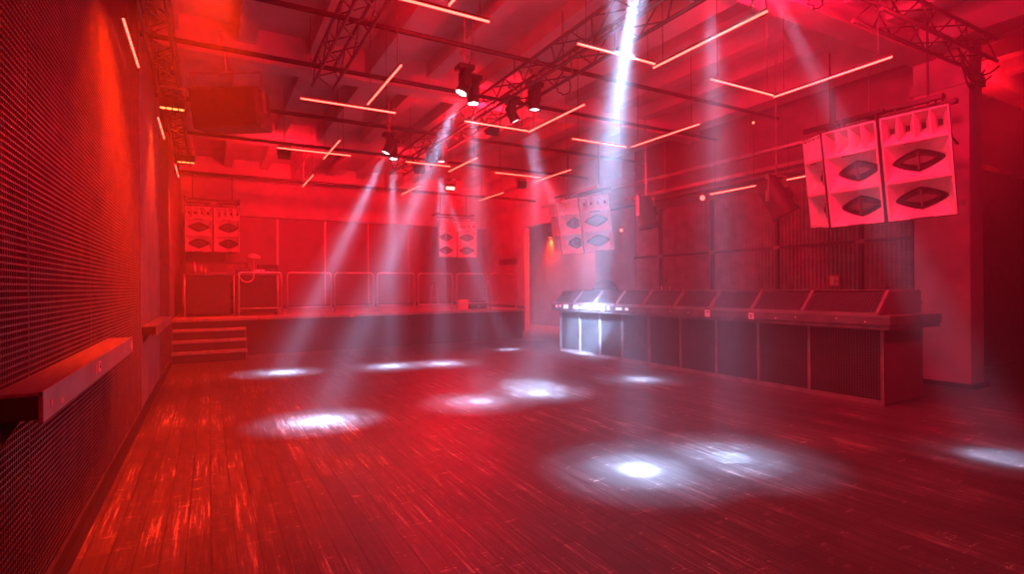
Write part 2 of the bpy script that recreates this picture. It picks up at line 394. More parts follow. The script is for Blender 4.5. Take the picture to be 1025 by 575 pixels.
# hood: mesh lift with sloping front
def hp(x, z, ya, yb, b): b.prism([(x, z), (x + .035, z), (x + .035, z + .03), (x, z + .03)], 'y', ya, yb)
hf = MB(); hp(-.16, 1.12, 0, LEN, hf); hp(.10, 1.395, 0, LEN, hf); hp(.85, 1.395, 0, LEN, hf)
hf.build('hood_rail', M['barsteel'], bar)
for i in range(0, N + 1):
    y = PY[i]
    MB().prism([(-.16, 1.12), (-.125, 1.12), (.135, 1.395), (.135, 1.425), (.10, 1.425), (-.16, 1.15)], 'y', y - .018, y + .018).build('hood_strut', M['barsteel'], bar)
for i in range(N):
    g = MB(); y0 = PY[i] + .018; y1 = PY[i + 1] - .018; q = y0
    ca = .26; n = 9
    for k in range(1, n):
        a = k / n; g.box(-.145 + ca * a - .002, -.145 + ca * a + .003, y0, y1, 1.135 + .275 * a - .003, 1.135 + .275 * a + .003)
    while q < y1:
        g.add([(-.145, q, 1.132), (-.145, q + .005, 1.132), (.115, q + .005, 1.407), (.115, q, 1.407), (-.14, q, 1.127), (-.14, q + .005, 1.127), (.12, q + .005, 1.402), (.12, q, 1.402)],
              [(0, 1, 2, 3), (7, 6, 5, 4), (0, 3, 7, 4), (1, 5, 6, 2)]); q += .035
    g.build('hood_mesh', M['grille'], bar)
MB().prism([(-.125, 1.121), (.88, 1.121), (.88, 1.39), (.13, 1.39)], 'y', 0.02, LEN).build('hood_box', M['backing'], bar)
MB().prism([(-.13, 1.121), (.89, 1.121), (.89, 1.41), (.12, 1.41)], 'y', -.01, .018).build('hood_end', M['panel'], bar)
MB().box(.1, .885, 0, LEN, 1.39, 1.42).build('hood_top', M['panel'], bar)
MB().tube([(.95, .03, 1.26), (.99, .03, 1.26)], .02).tube([(.95, .03, .12), (.99, .03, .12)], .02).build('hinge_pin', M['steel'], bar)
def sticker(y, w, z, h, m='paper', name='sticker'): return MB().box(-.2035, -.2005, y, y + w, z - h / 2, z + h / 2).build(name, M[m], bar)
random.seed(3)
sticker(2.46, .10, 1.055, .115); s = sticker(2.47, .07, 1.075, .02, 'ink', 'print')
sticker(1.66, .085, 1.045, .09)
q = 4.4
while q < 6.9:
    w_ = random.choice((.06, .08, .12, .18)); sticker(q, w_, 1.055 + random.uniform(-.01, .01), random.choice((.05, .07, .09))); q += w_ + random.choice((.06, .1, .2))
for y, z in ((.1, 1.04), (.45, 1.07), (1.0, 1.06), (1.3, 1.03), (2.9, 1.05), (3.3, 1.06)): sticker(y, .018, z, .018)
MB().box(-.206, -.203, 1.675, 1.73, 1.05, 1.065).box(-.206, -.203, 1.69, 1.72, 1.02, 1.04).build('print', M['ink'], bar)

# things on / behind the bar
t = thing('cash_register', 'dark rounded till at the far end of the bar', 'till', (7.75, 9.55, 1.42))
MB().lathe([(.24, 0), (.25, .06), (.2, .16), (.1, .22), (.02, .235)], 18).build('cover', M['boxblack'], t, smooth=True)
MB().box(-.2, .2, -.2, .2, 0, .04).build('base', M['black'], t)
for i, (y, l) in enumerate(((7.75, 'small pale bottle on the hood of the bar, nearer of the two'), (7.98, 'small pale bottle on the hood of the bar, farther of the two'))):
    bottle(7.9, y, 1.42, .35, l)

# corrugated wall behind the bar
def corr(y0, y1, z0, z1, label):
    t = thing('corrugated_wall_panel', label, 'wall panel', (9.8, y0, 0), 0, 'corrugated panels behind the bar')
    w = y1 - y0; g = MB(); p = .075; n = int(w / p); prof = []
    for i in range(n):
        y = .03 + i * (w - .06) / n; d = (w - .06) / n
        prof += [(0, y), (-.03, y + d * .25), (-.03, y + d * .5), (0, y + d * .75)]
    prof.append((0, w - .03)); m = len(prof)
    g.add([(x, y, z0) for x, y in prof] + [(x, y, z1) for x, y in prof], [(i, i + 1, i + 1 + m, i + m) for i in range(m - 1)])
    g.build('sheet', M['barsteel'], t)
    hw = MB(); z = z0 + .06
    while z < z1: hw.box(-.036, -.032, .03, w - .03, z, z + .004); z += .06
    hw.build('wire_grid', M['grille'], t)
    MB().box(-.07, .0, -.03, .03, z0, z1).build('post', M['black'], t)
    MB().box(-.065, -.037, .03, w - .03, 2.21, 2.26).build('cross_rail', M['black'], t)
    MB().box(-.08, -.07, -.07, .07, 2.2, 2.27).build('joint_plate', M['barsteel'], t)
for y0, y1, l in ((4.22, 5.16, 'corrugated wall panel right behind the near pillar'), (5.16, 6.73, 'corrugated wall panel with the small safety sign'),
               (6.73, 8.3, 'corrugated wall panel behind the barrel spotlight'), (8.3, 9.87, 'corrugated wall panel half lost in the blue haze'), (9.87, 10.84, 'corrugated wall panel next to the far pillar')):
    corr(y0, y1, 0, 3.4, l)
t = thing('safety_sign', 'small square safety sign on the corrugated wall behind the bar', 'sign', (9.735, 5.5, 1.47))
MB().box(-.012, 0, 0, .2, 0, .2).build('board', M['signred'], t)
MB().box(-.014, -.012, .10, .17, .02, .18).build('pictogram', M['signpale'], t)
MB().box(-.016, -.012, .03, .075, .10, .17).box(-.016, -.012, .03, .075, .02, .08).build('symbol', M['signpale'], t)
# dark mesh partition beyond the pillar
t = thing('mesh_partition', 'dark mesh partition beyond the pillar at the right edge', 'partition', (9.82, 4.2, 0))
g = MB(); x = .04
while x < 4.1: g.box(x, x + .006, -.012, 0, .02, 3.5); x += .05
z = .05
while z < 3.5: g.box(0, 4.1, 0, .008, z, z + .006); z += .05
g.build('mesh', M['grille'], t)
MB().box(0, 4.1, -.03, .03, 3.47, 3.55).box(0, 4.1, -.03, .03, 0, .05).build('frame', M['barsteel'], t)

# ------------------------------------------------------------------ horn loudspeakers
W, H, D = .70, 1.29, .62
def horn_proto(label, grp):
    t = thing('horn_loudspeaker', label, 'loudspeaker', (0, 0, 0), 0, grp)
    # local frame: front faces -y, x is width, z up, origin at centre of front face
    hw, hh = W / 2, H / 2
    sh = MB()
    a, b = hw - .006, hw - .006 - .21
    ring = [[(-q, y, -hh), (q, y, -hh), (q, y, hh), (-q, y, hh)] for q, y in ((a, 0), (b, D), (b - .015, D), (a - .017, 0))]
    ring[2] = [(x * .95, D - .02, z * .98) for x, y, z in ring[1]]; ring[3] = [(x - .015 * (1 if x > 0 else -1), 0, z - .014 * (1 if z > 0 else -1)) for x, y, z in ring[0]]
    vs_ = [p for rg_ in ring for p in rg_]; fs_ = []
    for k in range(4):
        n2 = (k + 1) % 4
        if k == 1: continue
        fs_ += [(k * 4 + j_, k * 4 + (j_ + 1) % 4, n2 * 4 + (j_ + 1) % 4, n2 * 4 + j_) for j_ in range(4)]
    fs_ += [(4, 5, 6, 7), (8, 9, 10, 11)]
    sh.add(vs_, fs_)
    sh.build('cabinet', M['boxblack'], t)
    fr = MB(); zt = hh - .345; zm = (-hh + zt) / 2; e = .018; A = a - .012
    # face frame
    for z0, z1 in ((-hh + .012, -hh + .03), (zm - .009, zm + .009), (zt - .014, zt + .014), (hh - .03, hh - .012)): fr.box(-A, A, -.002, .03, z0, z1)
    for x0, x1 in ((-A, -A + e), (A - e, A)): fr.box(x0, x1, -.002, .03, -hh + .012, hh - .012)
    fr.build('face_frame', M['white'], t)
    # treble cells
    cw = (2 * A - 2 * e) / 4; tr = MB(); dk = MB()
    z0, z1 = zt + .014, hh - .03
    for i in range(4):
        x0 = -A + e + cw * i; x1 = x0 + cw; cx = (x0 + x1) / 2; cz = (z0 + z1) / 2
        ox = [(x0 + .004, z0), (x1 - .004, z0), (x1 - .004, z1), (x0 + .004, z1)]; ix = [(cx - .022, cz - .035), (cx + .022, cz - .035), (cx + .022, cz + .035), (cx - .022, cz + .035)]
        tr.add([(x, -.002, z) for x, z in ox] + [(x, .2, z) for x, z in ix], [(j, (j + 1) % 4, (j + 1) % 4 + 4, j + 4) for j in range(4)])
        dk.add([(x, .2, z) for x, z in ix], [(0, 1, 2, 3)])
        if i: tr.box(x0 - .004, x0 + .004, -.004, .03, z0, z1)
    tr.build('treble_horn', M['white'], t); dk.build('treble_throat', M['throat'], t)
    for (z0, z1) in ((-hh + .03, zm - .009), (zm + .009, zt - .014)):
        h = MB(); cz = (z0 + z1) / 2; X = A - e; hz = (z1 - z0) / 2
        n = 24
        def rect(u):                                        # perimeter of the mouth by angle
            c, s_ = math.cos(u), math.sin(u); k = 1 / max(abs(c) / X, abs(s_) / hz); return (c * k, cz + s_ * k)
        def lens(u, sx, sz):
            c, s_ = math.cos(u), math.sin(u); return (sx * c, cz + sz * s_ * (1 - .45 * abs(c)))
        us = sorted([2 * PI * i / n for i in range(n)] + [math.atan2(sz * hz, sx * X) % (2 * PI) for sx in (-1, 1) for sz in (-1, 1)])
        rings = [[(p[0], 0, p[1]) for p in map(rect, us)],
                 [(p[0] * .5 + q[0] * .5, .09, p[1] * .5 + q[1] * .5) for p, q in ((rect(u), lens(u, .27, .15)) for u in us)],
                 [(p[0], .17, p[1]) for p in (lens(u, .262, .14) for u in us)]]
        m = len(us); vs = [p for r in rings for p in r]; fs = []
        for k in range(2):
            for j in range(m): fs.append((k * m + j, k * m + (j + 1) % m, (k + 1) * m + (j + 1) % m, (k + 1) * m + j))
        h.add(vs, fs); bh = h.build('bass_horn', M['white'], t)
        th = MB(); vs = [(p[0], .17, p[1]) for p in (lens(u, .262, .14) for u in us)] + [(p[0], .25, p[1]) for p in (lens(u, .235, .125) for u in us)]
        th.add(vs, [(j, (j + 1) % m, (j + 1) % m + m, j + m) for j in range(m)] + [tuple(range(m, 2 * m))]).build('throat', M['throat'], bh)
        pl = MB(); vs = [(p[0], .15, p[1]) for p in (lens(u, .15, .05) for u in us)] + [(p[0], .24, p[1]) for p in (lens(u, .19, .08) for u in us)]
        pl.add(vs, [(j, (j + 1) % m, (j + 1) % m + m, j + m) for j in range(m)] + [tuple(range(m))])
        pl.box(-.008, .008, .10, .24, cz - .105, cz + .105); pl.build('phase_plug', M['plug'], bh)
    MB().box(-.11, .11, -.006, 0, zt - .040, zt - .018).box(-.11, .11, -.006, 0, -hh + .006, -hh + .022).build('handle_slot', M['plug'], t)
    MB().tube([(-.2, .3, hh), (-.2, .3, hh + .12)], .012).tube([(.2, .3, hh), (.2, .3, hh + .12)], .012).box(-.3, .3, .27, .33, hh + .1, hh + .14).build('rigging_bar', M['black'], t)
    return t
proto = [None]
def horn(cx, cy, cz, az, tilt, label, grp):
    """az: azimuth of the direction the front faces (clockwise from +y, degrees)"""
    a = math.radians(az)
    rz = -(a) + PI                                           # local -y -> (sin a, cos a)
    rot = (Matrix.Rotation(rz, 3, 'Z') @ Matrix.Rotation(math.radians(tilt), 3, 'X')).to_euler()
    if proto[0] is None:
        proto[0] = horn_proto(label, grp); o = proto[0]
    else: o = dup(proto[0], label=label); o['group'] = grp
    o.location = (cx, cy, cz); o.rotation_euler = rot
    return o
def cluster(pts, cz, tilt, labels, grp):
    """pts: the seam points in plan; each cabinet spans two neighbours; the whole array is tilted as one"""
    m = pts[len(pts) // 2 - (1 if len(pts) == 4 else 0):][:2]; (ax, ay), (bx, by) = m
    piv = Vector(((ax + bx) / 2, (ay + by) / 2, cz)); axd = Vector((bx - ax, by - ay, 0)).normalized()
    T = Matrix.Translation(piv) @ Matrix.Rotation(-math.radians(tilt), 4, axd) @ Matrix.Translation(-piv)
    for (a, b), l in zip(zip(pts, pts[1:]), labels):
        mx, my = (a[0] + b[0]) / 2, (a[1] + b[1]) / 2; dx, dy = b[0] - a[0], b[1] - a[1]
        az = math.atan2(-dy, dx)                              # left of travel = towards the dance floor
        F = T @ Matrix.Translation((mx, my, cz)) @ Matrix.Rotation(PI - az, 4, 'Z')
        if proto[0] is None: proto[0] = horn_proto(l, grp); o = proto[0]
        else: o = dup(proto[0], label=l); o['group'] = grp
        o.location = F.to_translation(); o.rotation_euler = F.to_euler()
G1 = 'near hanging horn loudspeakers over the bar'
cluster([(7.49, 2.92), (7.27, 3.59), (7.27, 4.30), (7.72, 4.84)], 2.90, 9,
        ['largest hanging horn loudspeaker, nearest the pillar at right', 'middle horn loudspeaker of the near cluster over the bar', 'leftmost turned-away horn loudspeaker of the near cluster over the bar'], G1)
G2 = 'far hanging horn loudspeakers over the bar'
cluster([(7.96, 9.55), (7.42, 9.99), (7.27, 10.68), (7.51, 11.34)], 2.90, 9,
        ['rightmost horn loudspeaker of the hazy far cluster over the bar', 'middle horn loudspeaker of the hazy far cluster over the bar', 'narrow leftmost horn loudspeaker of the hazy far cluster'], G2)
cluster([(.80, 17.35), (.10, 17.5), (-.6, 17.5)], 3.2, 2,
        ['right one of the pair of loudspeakers over the DJ table', 'left one of the pair of loudspeakers over the DJ table'], 'loudspeakers above the left of the stage')
cluster([(8.3, 17.3), (7.62, 17.5), (6.92, 17.5)], 3.2, 2,
        ['right one of the small pair of loudspeakers above stage right', 'left one of the small pair of loudspeakers above stage right'], 'loudspeakers above the right of the stage')
# hanging frames and chains for the clusters
for (x, y, zb, l) in ((7.75, 3.9, 3.62, 'black rigging frame above the near horn cluster'), (7.75, 10.35, 3.62, 'black rigging frame above the far horn cluster'),
                      (.1, 17.8, 3.98, 'rigging frame above the loudspeakers by the DJ table'), (7.6, 17.8, 3.98, 'rigging frame above the stage right loudspeakers')):
    t = thing('speaker_suspension', l, 'rigging', (x, y, zb))
    along = 'y' if y < 15 else 'x'
    f = MB()
    if along == 'y': f.box(-.25, -.19, -.85, .85, .06, .12).box(.1, .16, -.85, .85, .06, .12).box(-.25, .16, -.03, .03, .06, .12)
    else: f.box(-.7, .7, -.05, .01, .06, .12).box(-.7, -.64, -.3, .3, .06, .12).box(.64, .7, -.3, .3, .06, .12)
    f.build('beam', M['black'], t)
    for s_ in (-1, 1):
        p = (0, .6 * s_) if along == 'y' else (.5 * s_, 0)
        MB().tube([(p[0], p[1], .1), (p[0], p[1], 4.81 - zb)], .014, 6).build('chain', M['black'], t)

# black full-range speaker hung at upper left
t = thing('hanging_subwoofer', 'big black loudspeaker box hanging at upper left near the ceiling', 'loudspeaker', (.20, 8.2, 3.95), rot=(math.radians(8), math.radians(-4), math.radians(-20)))
MB().box(-.43, .43, 0, .62, -.27, .27).build('cabinet', M['boxblack'], t, bevel=.02)
MB().box(-.40, .40, -.02, 0, -.24, .24).build('grille', M['black'], t, bevel=.008)
for s_ in (-1, 1):
    MB().prism([(s_ * .435, -.05), (s_ * .455, -.05), (s_ * .455, .5), (s_ * .435, .5)], 'y', .2, .3).build('bracket', M['steel'], t)
MB().tube([(-.45, .25, .5), (.45, .25, .5)], .02).tube([(0, .25, .5), (0, .25, 1.05)], .02).build('hanger', M['steel'], t)

# ------------------------------------------------------------------ LED tubes
TZ = 3.8
def tube_proto(label):
    t = thing('led_tube', label, 'LED tube', (0, 0, 0), 0, 'red LED tubes under the ceiling')
    h = .6                                                   # unit tube along local x, length 1.2
    MB().tube([(-h, 0, 0), (h, 0, 0)], .0095, 8).build('diffuser', M['tube'], t, smooth=True)
    MB().box(-h, h, -.010, .010, .0095, .028).build('housing', M['black'], t)
    for s_ in (-1, 1):
        MB().tube([(s_ * (h - .12), 0, .05), (s_ * (h - .12), 0, 1.02)], .004, 5).build('hanging_wire', M['cable'], t)
    return t
tp = [None]
def led(x0, y0, x1, y1, label, z=TZ):
    L_ = math.hypot(x1 - x0, y1 - y0); rz = math.atan2(y1 - y0, x1 - x0)
    if tp[0] is None: tp[0] = tube_proto(label); o = tp[0]
    else: o = dup(tp[0], label=label)
    o.location = ((x0 + x1) / 2, (y0 + y1) / 2, z); o.rotation_euler = (0, 0, rz); o.scale = (L_ / 1.2, 1, 1)
    return o
for a in (
    (1.34 - .1, 4.17, 2.13, 4.17, 'red tube crossing the top edge left of centre'),
    (1.72, 4.08, 1.72, 2.9, 'short red tube rising off the top edge from the first tube'),
    (3.06, 4.15, 4.04, 4.15, 'red tube crossed by the big white beam'),
    (4.10, 4.23, 4.10, 2.90, 'long diagonal red tube right of the big white beam'),
    (4.89, 4.16, 5.98, 4.16, 'red tube sloping down to the corner left of the pillar side'),
    (6.04, 4.19, 6.04, 2.88, 'long red tube rising right above the near loudspeakers'),
    (.98, 6.93, 2.15, 6.93, 'red tube above the left crossed pair'),
    (1.745, 6.76, 1.745, 5.42, 'slanted red tube above the end of the second row tube'),
    (3.10, 6.83, 4.12, 6.83, 'red tube just below the white moving heads'),
    (4.15, 6.86, 4.15, 5.50, 'slanted red tube right of the white moving heads'),
    (4.94, 6.86, 6.02, 6.86, 'red tube behind the lower part of the big beam'),
    (6.10, 6.80, 6.10, 5.40, 'slanted red tube right of the big beam'),
    (.98, 9.53, 2.15, 9.53, 'long tube of the small crossed pair at left'),
    (1.785, 9.98, 1.785, 8.62, 'short slanted tube of the small crossed pair at left'),
    (3.14, 9.52, 4.00, 9.52, 'small red tube over the slanted white beam'),
    (4.16, 9.95, 4.16, 8.65, 'small slanted red tube right of the slanted white beam'),
    (5.02, 9.61, 6.10, 9.61, 'small red tube left of the far loudspeakers'),
    (6.22, 10.03, 6.22, 8.70, 'small slanted red tube next to the far loudspeakers'),
    (1.85, 12.9, 1.85, 11.5, 'tiny slanted red tube over the stage barriers at left'),
    (4.15, 12.93, 4.15, 11.6, 'tiny slanted red tube over the middle of the stage'),
    (6.26, 12.91, 6.26, 11.57, 'tiny slanted red tube over stage right'),
    (-.62, 5.6, -.62, 6.73, 'nearest red tube along the top of the left wall'),
    (-.58, 8.6, -.58, 9.74, 'second red tube along the left wall, under the first lamp bar'),
    (-.53, 11.7, -.53, 12.9, 'third and smallest red tube along the left wall')):
    led(*a)
led(8.2, 7.0, 8.2, 5.98, 'red tube above the bar left of the barrel spotlight', 3.21)
led(8.2, 5.5, 8.2, 4.9, 'red tube above the bar between the barrel spotlight and loudspeakers', 3.21)

# ------------------------------------------------------------------ truss and pipes
def truss(x, y0, y1, z0, w, h, label, axis='y'):
    t = thing('lighting_truss', label, 'truss', (x, y0, z0))
    L_ = y1 - y0; ch = [(-w / 2, 0), (w / 2, 0), (w / 2, h), (-w / 2, h)]
    f = (lambda a, b, c: (a, b, c)) if axis == 'y' else (lambda a, b, c: (b, a, c))
    for cx, cz in ch: MB().tube([f(cx, 0, cz), f(cx, L_, cz)], .024, 8).build('chord', M['truss'], t, smooth=True)
    b = MB(); n = max(1, round(L_ / .42)); d = L_ / n
    for k in range(4):
        p, q = ch[k], ch[(k + 1) % 4]
        for i in range(n):
            a, c = (p, q) if i % 2 == 0 else (q, p)
            b.tube([f(a[0], i * d, a[1]), f(c[0], (i + 1) * d, c[1])], .011, 5)
    b.build('lattice', M['truss'], t, smooth=True)
    hg = MB()
    for y in (.5, L_ / 2, L_ - .5): hg.tube([f(0, y, h), f(0, y, CZ - .3 - z0)], .01, 5)
    hg.build('hanger_wire', M['cable'], t)
    return t
truss(4.05, 1.2, 13.0, 4.29, .34, .34, 'long lattice truss over the middle of the dance floor')
truss(1.5, 3.8, 8.4, 4.5, .30, .30, 'thin lattice truss high over the left of the dance floor')
truss(6.4, 3.15, 9.3 - 6.4 + 3.15, 4.5, .30, .30, 'lattice truss running to the top of the near pillar', 'x').location = (6.4, 3.3, 4.5)
truss(-.5, 4.2, 15.0, 4.45, .26, .26, 'lattice truss along the top of the left wall')
def pipe(p0, p1, r, label, m='black', nm='ceiling_pipe'):
    o = MB().tube([p0, p1], r, 10).build(nm, M[m], smooth=True); return tag(o, label, 'pipe')
pipe((-.7, 6.37, 4.62), (9.3, 6.37, 4.62), .032, 'dark pipe crossing the ceiling in front of the white moving heads')
pipe((-.7, 7.75, 4.55), (9.3, 7.75, 4.55), .032, 'dark pipe crossing just above the black hanging speaker box')
pipe((-.7, 9.9, 4.5), (9.3, 9.9, 4.5), .035, 'thin dark pipe crossing behind the black hanging speaker box')
pipe((-.7, 12.2, 4.55), (9.3, 12.2, 4.55), .035, 'thin dark pipe crossing in front of the stage')
pipe((-.7, 15.0, 4.3), (9.3, 15.0, 4.3), .04, 'dark pipe crossing over the stage barriers')
pipe((8.9, 3.6, 3.95), (8.9, 14.0, 3.95), .05, 'reflective pipe running over the bar towards the stage', 'duct')
pipe((8.5, 4.6, 3.35), (8.5, 11.5, 3.35), .03, 'thin pipe over the bar carrying the barrel spotlights', 'black')
t = thing('cable_tray', 'perforated cable tray along the ceiling above the bar', 'cable tray', (9.15, 3.9, 3.62))
rg = MB().box(-.12, .12, 0, 8, 0, .01).box(-.125, -.115, 0, 8, 0, .07).box(.115, .125, 0, 8, 0, .07)
for i in range(54): rg.box(-.13, -.125, .1 + .147 * i, .16 + .147 * i, .01, .06)
rg.build('tray', M['duct'], t)
for y in (.8, 3.0, 5.2, 7.4): MB().tube([(0, y, .0), (0, y, 1.68)], .008, 6).build('hanging_rod', M['steel'], t)
t = thing('air_duct', 'round air duct beyond the pillar at the right edge', 'duct', (10.2, 4.9, 3.75))
MB().tube([(0, 0, 0), (3.75, 0, 0)], .16, 16).build('duct_pipe', M['duct'], t, smooth=True)
MB().tube([(-.01, 0, 0), (.05, 0, 0)], .18, 16).tube([(1.2, 0, 0), (1.26, 0, 0)], .175, 16).build('flange', M['steel'], t)
# cables bundled at the pillar head
random.seed(5)
for k in range(4):
    x0 = 8.3 + .25 * k; pts = []
    for i in range(9):
        a = i / 8; pts.append((x0 + a * (9.5 - x0), 3.20 + .08 * k, 4.49 - .22 * math.sin(a * PI) - .1 * a * (k % 2)))
    tag(MB().tube(pts, .014, 6).build('rigging_cable', M['cable'], smooth=True), ['slack black cable at the head of the near pillar'][0], 'cable', 'cables at the head of the near pillar')
def coil(x, y, z, r, label):
    o = MB().tube([(x + r * math.cos(2 * PI * i / 20), y + .02 * math.sin(3 * i), z + r * math.sin(2 * PI * i / 20)) for i in range(20)], .009, 6, True).tube([(x, y, z + r), (x, y, 5.05)], .006, 6).build('cable_coil', M['cable'], smooth=True)
    tag(o, label, 'cable')
coil(4.0, 5.75, 4.1, .12, 'round coil of cable hanging right of the white moving heads')
coil(5.1, 3.1, 4.3, .14, 'round coil of cable near the top edge, right of the long diagonal tube')
coil(4.55, 3.3, 4.15, .11, 'round coil of cable between the big beam and the long diagonal tube')

# ------------------------------------------------------------------ lights
RP = 3.3; BP = 2.9
def spot(name, loc, target, power, col, deg, blend=.6, rad=.05, parent=None):
    l = bpy.data.lights.new(name, 'SPOT'); l.energy = power * (RP if name == 'wash_light' else BP if name.startswith('beam') else 1); l.color = col; l.spot_size = math.radians(deg); l.spot_blend = blend; l.shadow_soft_size = rad
    o = bpy.data.objects.new(name, l); C.objects.link(o)
    d = Vector(target) - Vector(loc); o.rotation_euler = d.to_track_quat('-Z', 'Y').to_euler(); o.location = loc
    return o
COLD = (.34, .57, 1.0)
def moving_head(x, y, z, target, label, power, deg, lens='lens', blend=1.0, power2=0, deg2=30):
    """head hangs from z; lens points to target"""
    t = thing('moving_head', label, 'moving head light', (x, y, z), 0, 'moving head lights on the truss')
    MB().box(-.11, .11, -.09, .09, 0, .07).build('base', M['black'], t, bevel=.015)
    MB().tube([(0, 0, .07), (0, 0, .09 if abs(x - 4.05) < .25 else 5.05 - z)], .02).box(-.05, .05, -.03, .03, .2, .26).build('clamp', M['steel'], t)
    d = Vector(target) - Vector((x, y, z - .18)); d.normalize(); az = math.atan2(d.y, d.x) if math.hypot(d.x, d.y) > .05 else 0
    R = Matrix.Rotation(az + PI / 2, 4, 'Z')
    MB().box(-.115, -.09, -.04, .04, -.22, 0, R).box(.09, .115, -.04, .04, -.22, 0, R).box(-.115, .115, -.04, .04, -.03, 0, R).build('yoke', M['black'], t)
    Q = Matrix.Translation((0, 0, -.18)) @ d.to_track_quat('Z', 'Y').to_matrix().to_4x4()
    hd = MB().lathe([(.04, -.13), (.07, -.10), (.08, -.02), (.075, .06), (.085, .11), (.085, .13), (.068, .13), (.068, .115)], 20, Q).build('head', M['black'], t, smooth=True)
    MB().lathe([(.067, .112), (.067, .118)], 20, Q).build('lens', M[lens], hd)
    src = Vector((x, y, z - .18)) + d * .2
    spot('beam_light', src, target, power, COLD, deg, blend, .04)
    if power2:
        spot('beam_mid_light', src, target, power2 * .95, COLD, deg2 * .62, 1, .05); spot('beam_halo_light', src, target, power2 * .33, COLD, deg2 * 1.08, 1, .05)
HZ = 4.3
moving_head(2.72, 3.25, 4.4, (3.06, 3.36, 0), 'moving head above the top edge shining straight down', 8000, 6.5, power2=2700, deg2=24)
moving_head(3.20, 3.48, 4.4, (7.2, 9.5, .55), 'moving head above the top edge throwing the big slanted beam', 40000, 8.5, power2=26000, deg2=14.5)
moving_head(3.0, 2.98, 4.4, (4.25, 7.0, 0), 'moving head above the top edge crossing behind the big beam', 7000, 10, power2=4500, deg2=20)
moving_head(3.88, 3.32, 4.4, (3.96, 3.18, 0), 'moving head above the long diagonal tube', 3800, 6, power2=1500, deg2=26)
moving_head(4.16, 2.98, 4.4, (5.95, 2.0, 0), 'moving head above the frame aimed to the right', 1900, 9, power2=400, deg2=18)
moving_head(2.90, 6.38, HZ, (1.11, 6.43, 0), 'bright moving head at the left of the truss aimed down left', 12000, 6.5, power2=4500, deg2=19)
moving_head(3.12, 6.60, HZ - .02, (3.09, 6.42, 0), 'moving head beside the bright one shining straight down', 4500, 6, power2=2000, deg2=24)
moving_head(3.98, 6.42, HZ - .02, (4.02, 6.47, 0), 'moving head on the right side of the truss shining straight down', 4500, 6, 'lensdim', power2=2000, deg2=24)
moving_head(4.0, 7.1, HZ, (6.02, 6.59, 0), 'moving head on the truss aimed towards the bar', 4000, 7, 'lensdim', power2=1500, deg2=20)
moving_head(2.92, 9.85, HZ, (1.14, 10.49, 0), 'smaller bright moving head further back aimed down left', 11000, 7, power2=4200, deg2=20)
moving_head(3.12, 10.2, HZ, (3.02, 10.2, 0), 'moving head further back shining straight down', 6500, 7, power2=2600, deg2=24)
moving_head(4.02, 10.0, HZ, (4.0, 10.0, 0), 'tiny white moving head far back on the right of the truss', 6500, 7, 'lensdim', power2=2600, deg2=24)
moving_head(4.0, 10.5, HZ, (6.3, 11.4, 0), 'moving head far back aimed to the right in front of the stage', 6000, 7, 'lensdim', power2=900, deg2=18)

RED = (1, .004, .016); WARM = (1, .028, .002); PINK = (1, .004, .05)
def led_bar(x, y, z, label, power, tgt, m='led', deg=85):
    t = thing('led_wash_bar', label, 'wash light', (x, y, z), 0, 'lamp bars on the left wall')
    MB().box(-.16, .16, -.06, .06, 0, .14).build('housing', M['black'], t, bevel=.01)
    for i in range(4): MB().lathe([(.032, -.012), (.034, 0)], 12, Matrix.Translation((-.115 + .077 * i, 0, 0))).build('led_cell', M[m], t)
    MB().box(-.17, -.16, -.02, .02, .02, .3).box(.16, .17, -.02, .02, .02, .3).box(-.17, .17, -.02, .02, .29, .31).build('bracket', M['steel'], t)
    MB().tube([(0, 0, .3), (0, 0, 4.45 - z if x < 0 else 5.05 - z)], .008).build('hanging_rod', M['steel'], t)
    spot('wash_light', (x, y, z - .03), tgt, power, WARM, deg, .8, .06)
led_bar(.12, 4.9, 4.15, 'lamp bar above the frame grazing the near mesh wall', 850, (-.7, 5.6, 1.2), deg=98)
led_bar(-.45, 9.2, 4.12, 'nearer amber lamp bar hanging along the left wall', 250, (-.5, 9.0, 0))
led_bar(-.40, 12.95, 4.12, 'farther amber lamp bar hanging along the left wall', 260, (-.4, 12.9, 0))
def blinder(x, y, z, label, tgt, power, col, w=.24, m='ledhot', deg=150):
    t = thing('wash_lamp', label, 'wash light', (x, y, z), 0, 'wash lamps over the floor')
    d = Vector(tgt) - Vector((x, y, z)); az = math.atan2(d.x, -d.y); el = math.atan2(-d.z, math.hypot(d.x, d.y))
    t.rotation_euler = (Matrix.Rotation(az, 3, 'Z') @ Matrix.Rotation(el, 3, 'X')).to_euler()
    MB().box(-w / 2, w / 2, 0, .16, -.08, .08).build('housing', M['black'], t, bevel=.01)
    MB().box(-w / 2 + .015, w / 2 - .015, -.01, 0, -.035, .035).build('led_panel', M[m], t)
    MB().box(-w / 2 - .02, -w / 2 - .005, .04, .1, -.02, .2).box(w / 2 + .005, w / 2 + .02, .04, .1, -.02, .2).box(-w / 2 - .02, w / 2 + .02, .04, .1, .19, .21).build('yoke', M['steel'], t)
    dn = d.normalized(); Ri = (Matrix.Rotation(az, 3, 'Z') @ Matrix.Rotation(el, 3, 'X')).inverted(); top = Ri @ Vector((0, 0, 5.05 - z))
    MB().tube([Ri @ Vector((0, 0, .02)) + Vector((0, .07, .0)), top], .01, 6).build('hanging_rod', M['steel'], t)
    dn = d.normalized()
    spot('wash_light', Vector((x, y, z)) + dn * .05, tgt, power, col, deg, .8, .15)
blinder(5.2, 12.35, 3.95, 'glowing lamp panel over the front of the stage', (4.6, 4, 0), 430, RED)
blinder(1.4, 12.3, 4.3, 'lamp over the front of the stage at left, lighting the backdrop', (2.2, 19, 1.5), 480, RED, m='led')
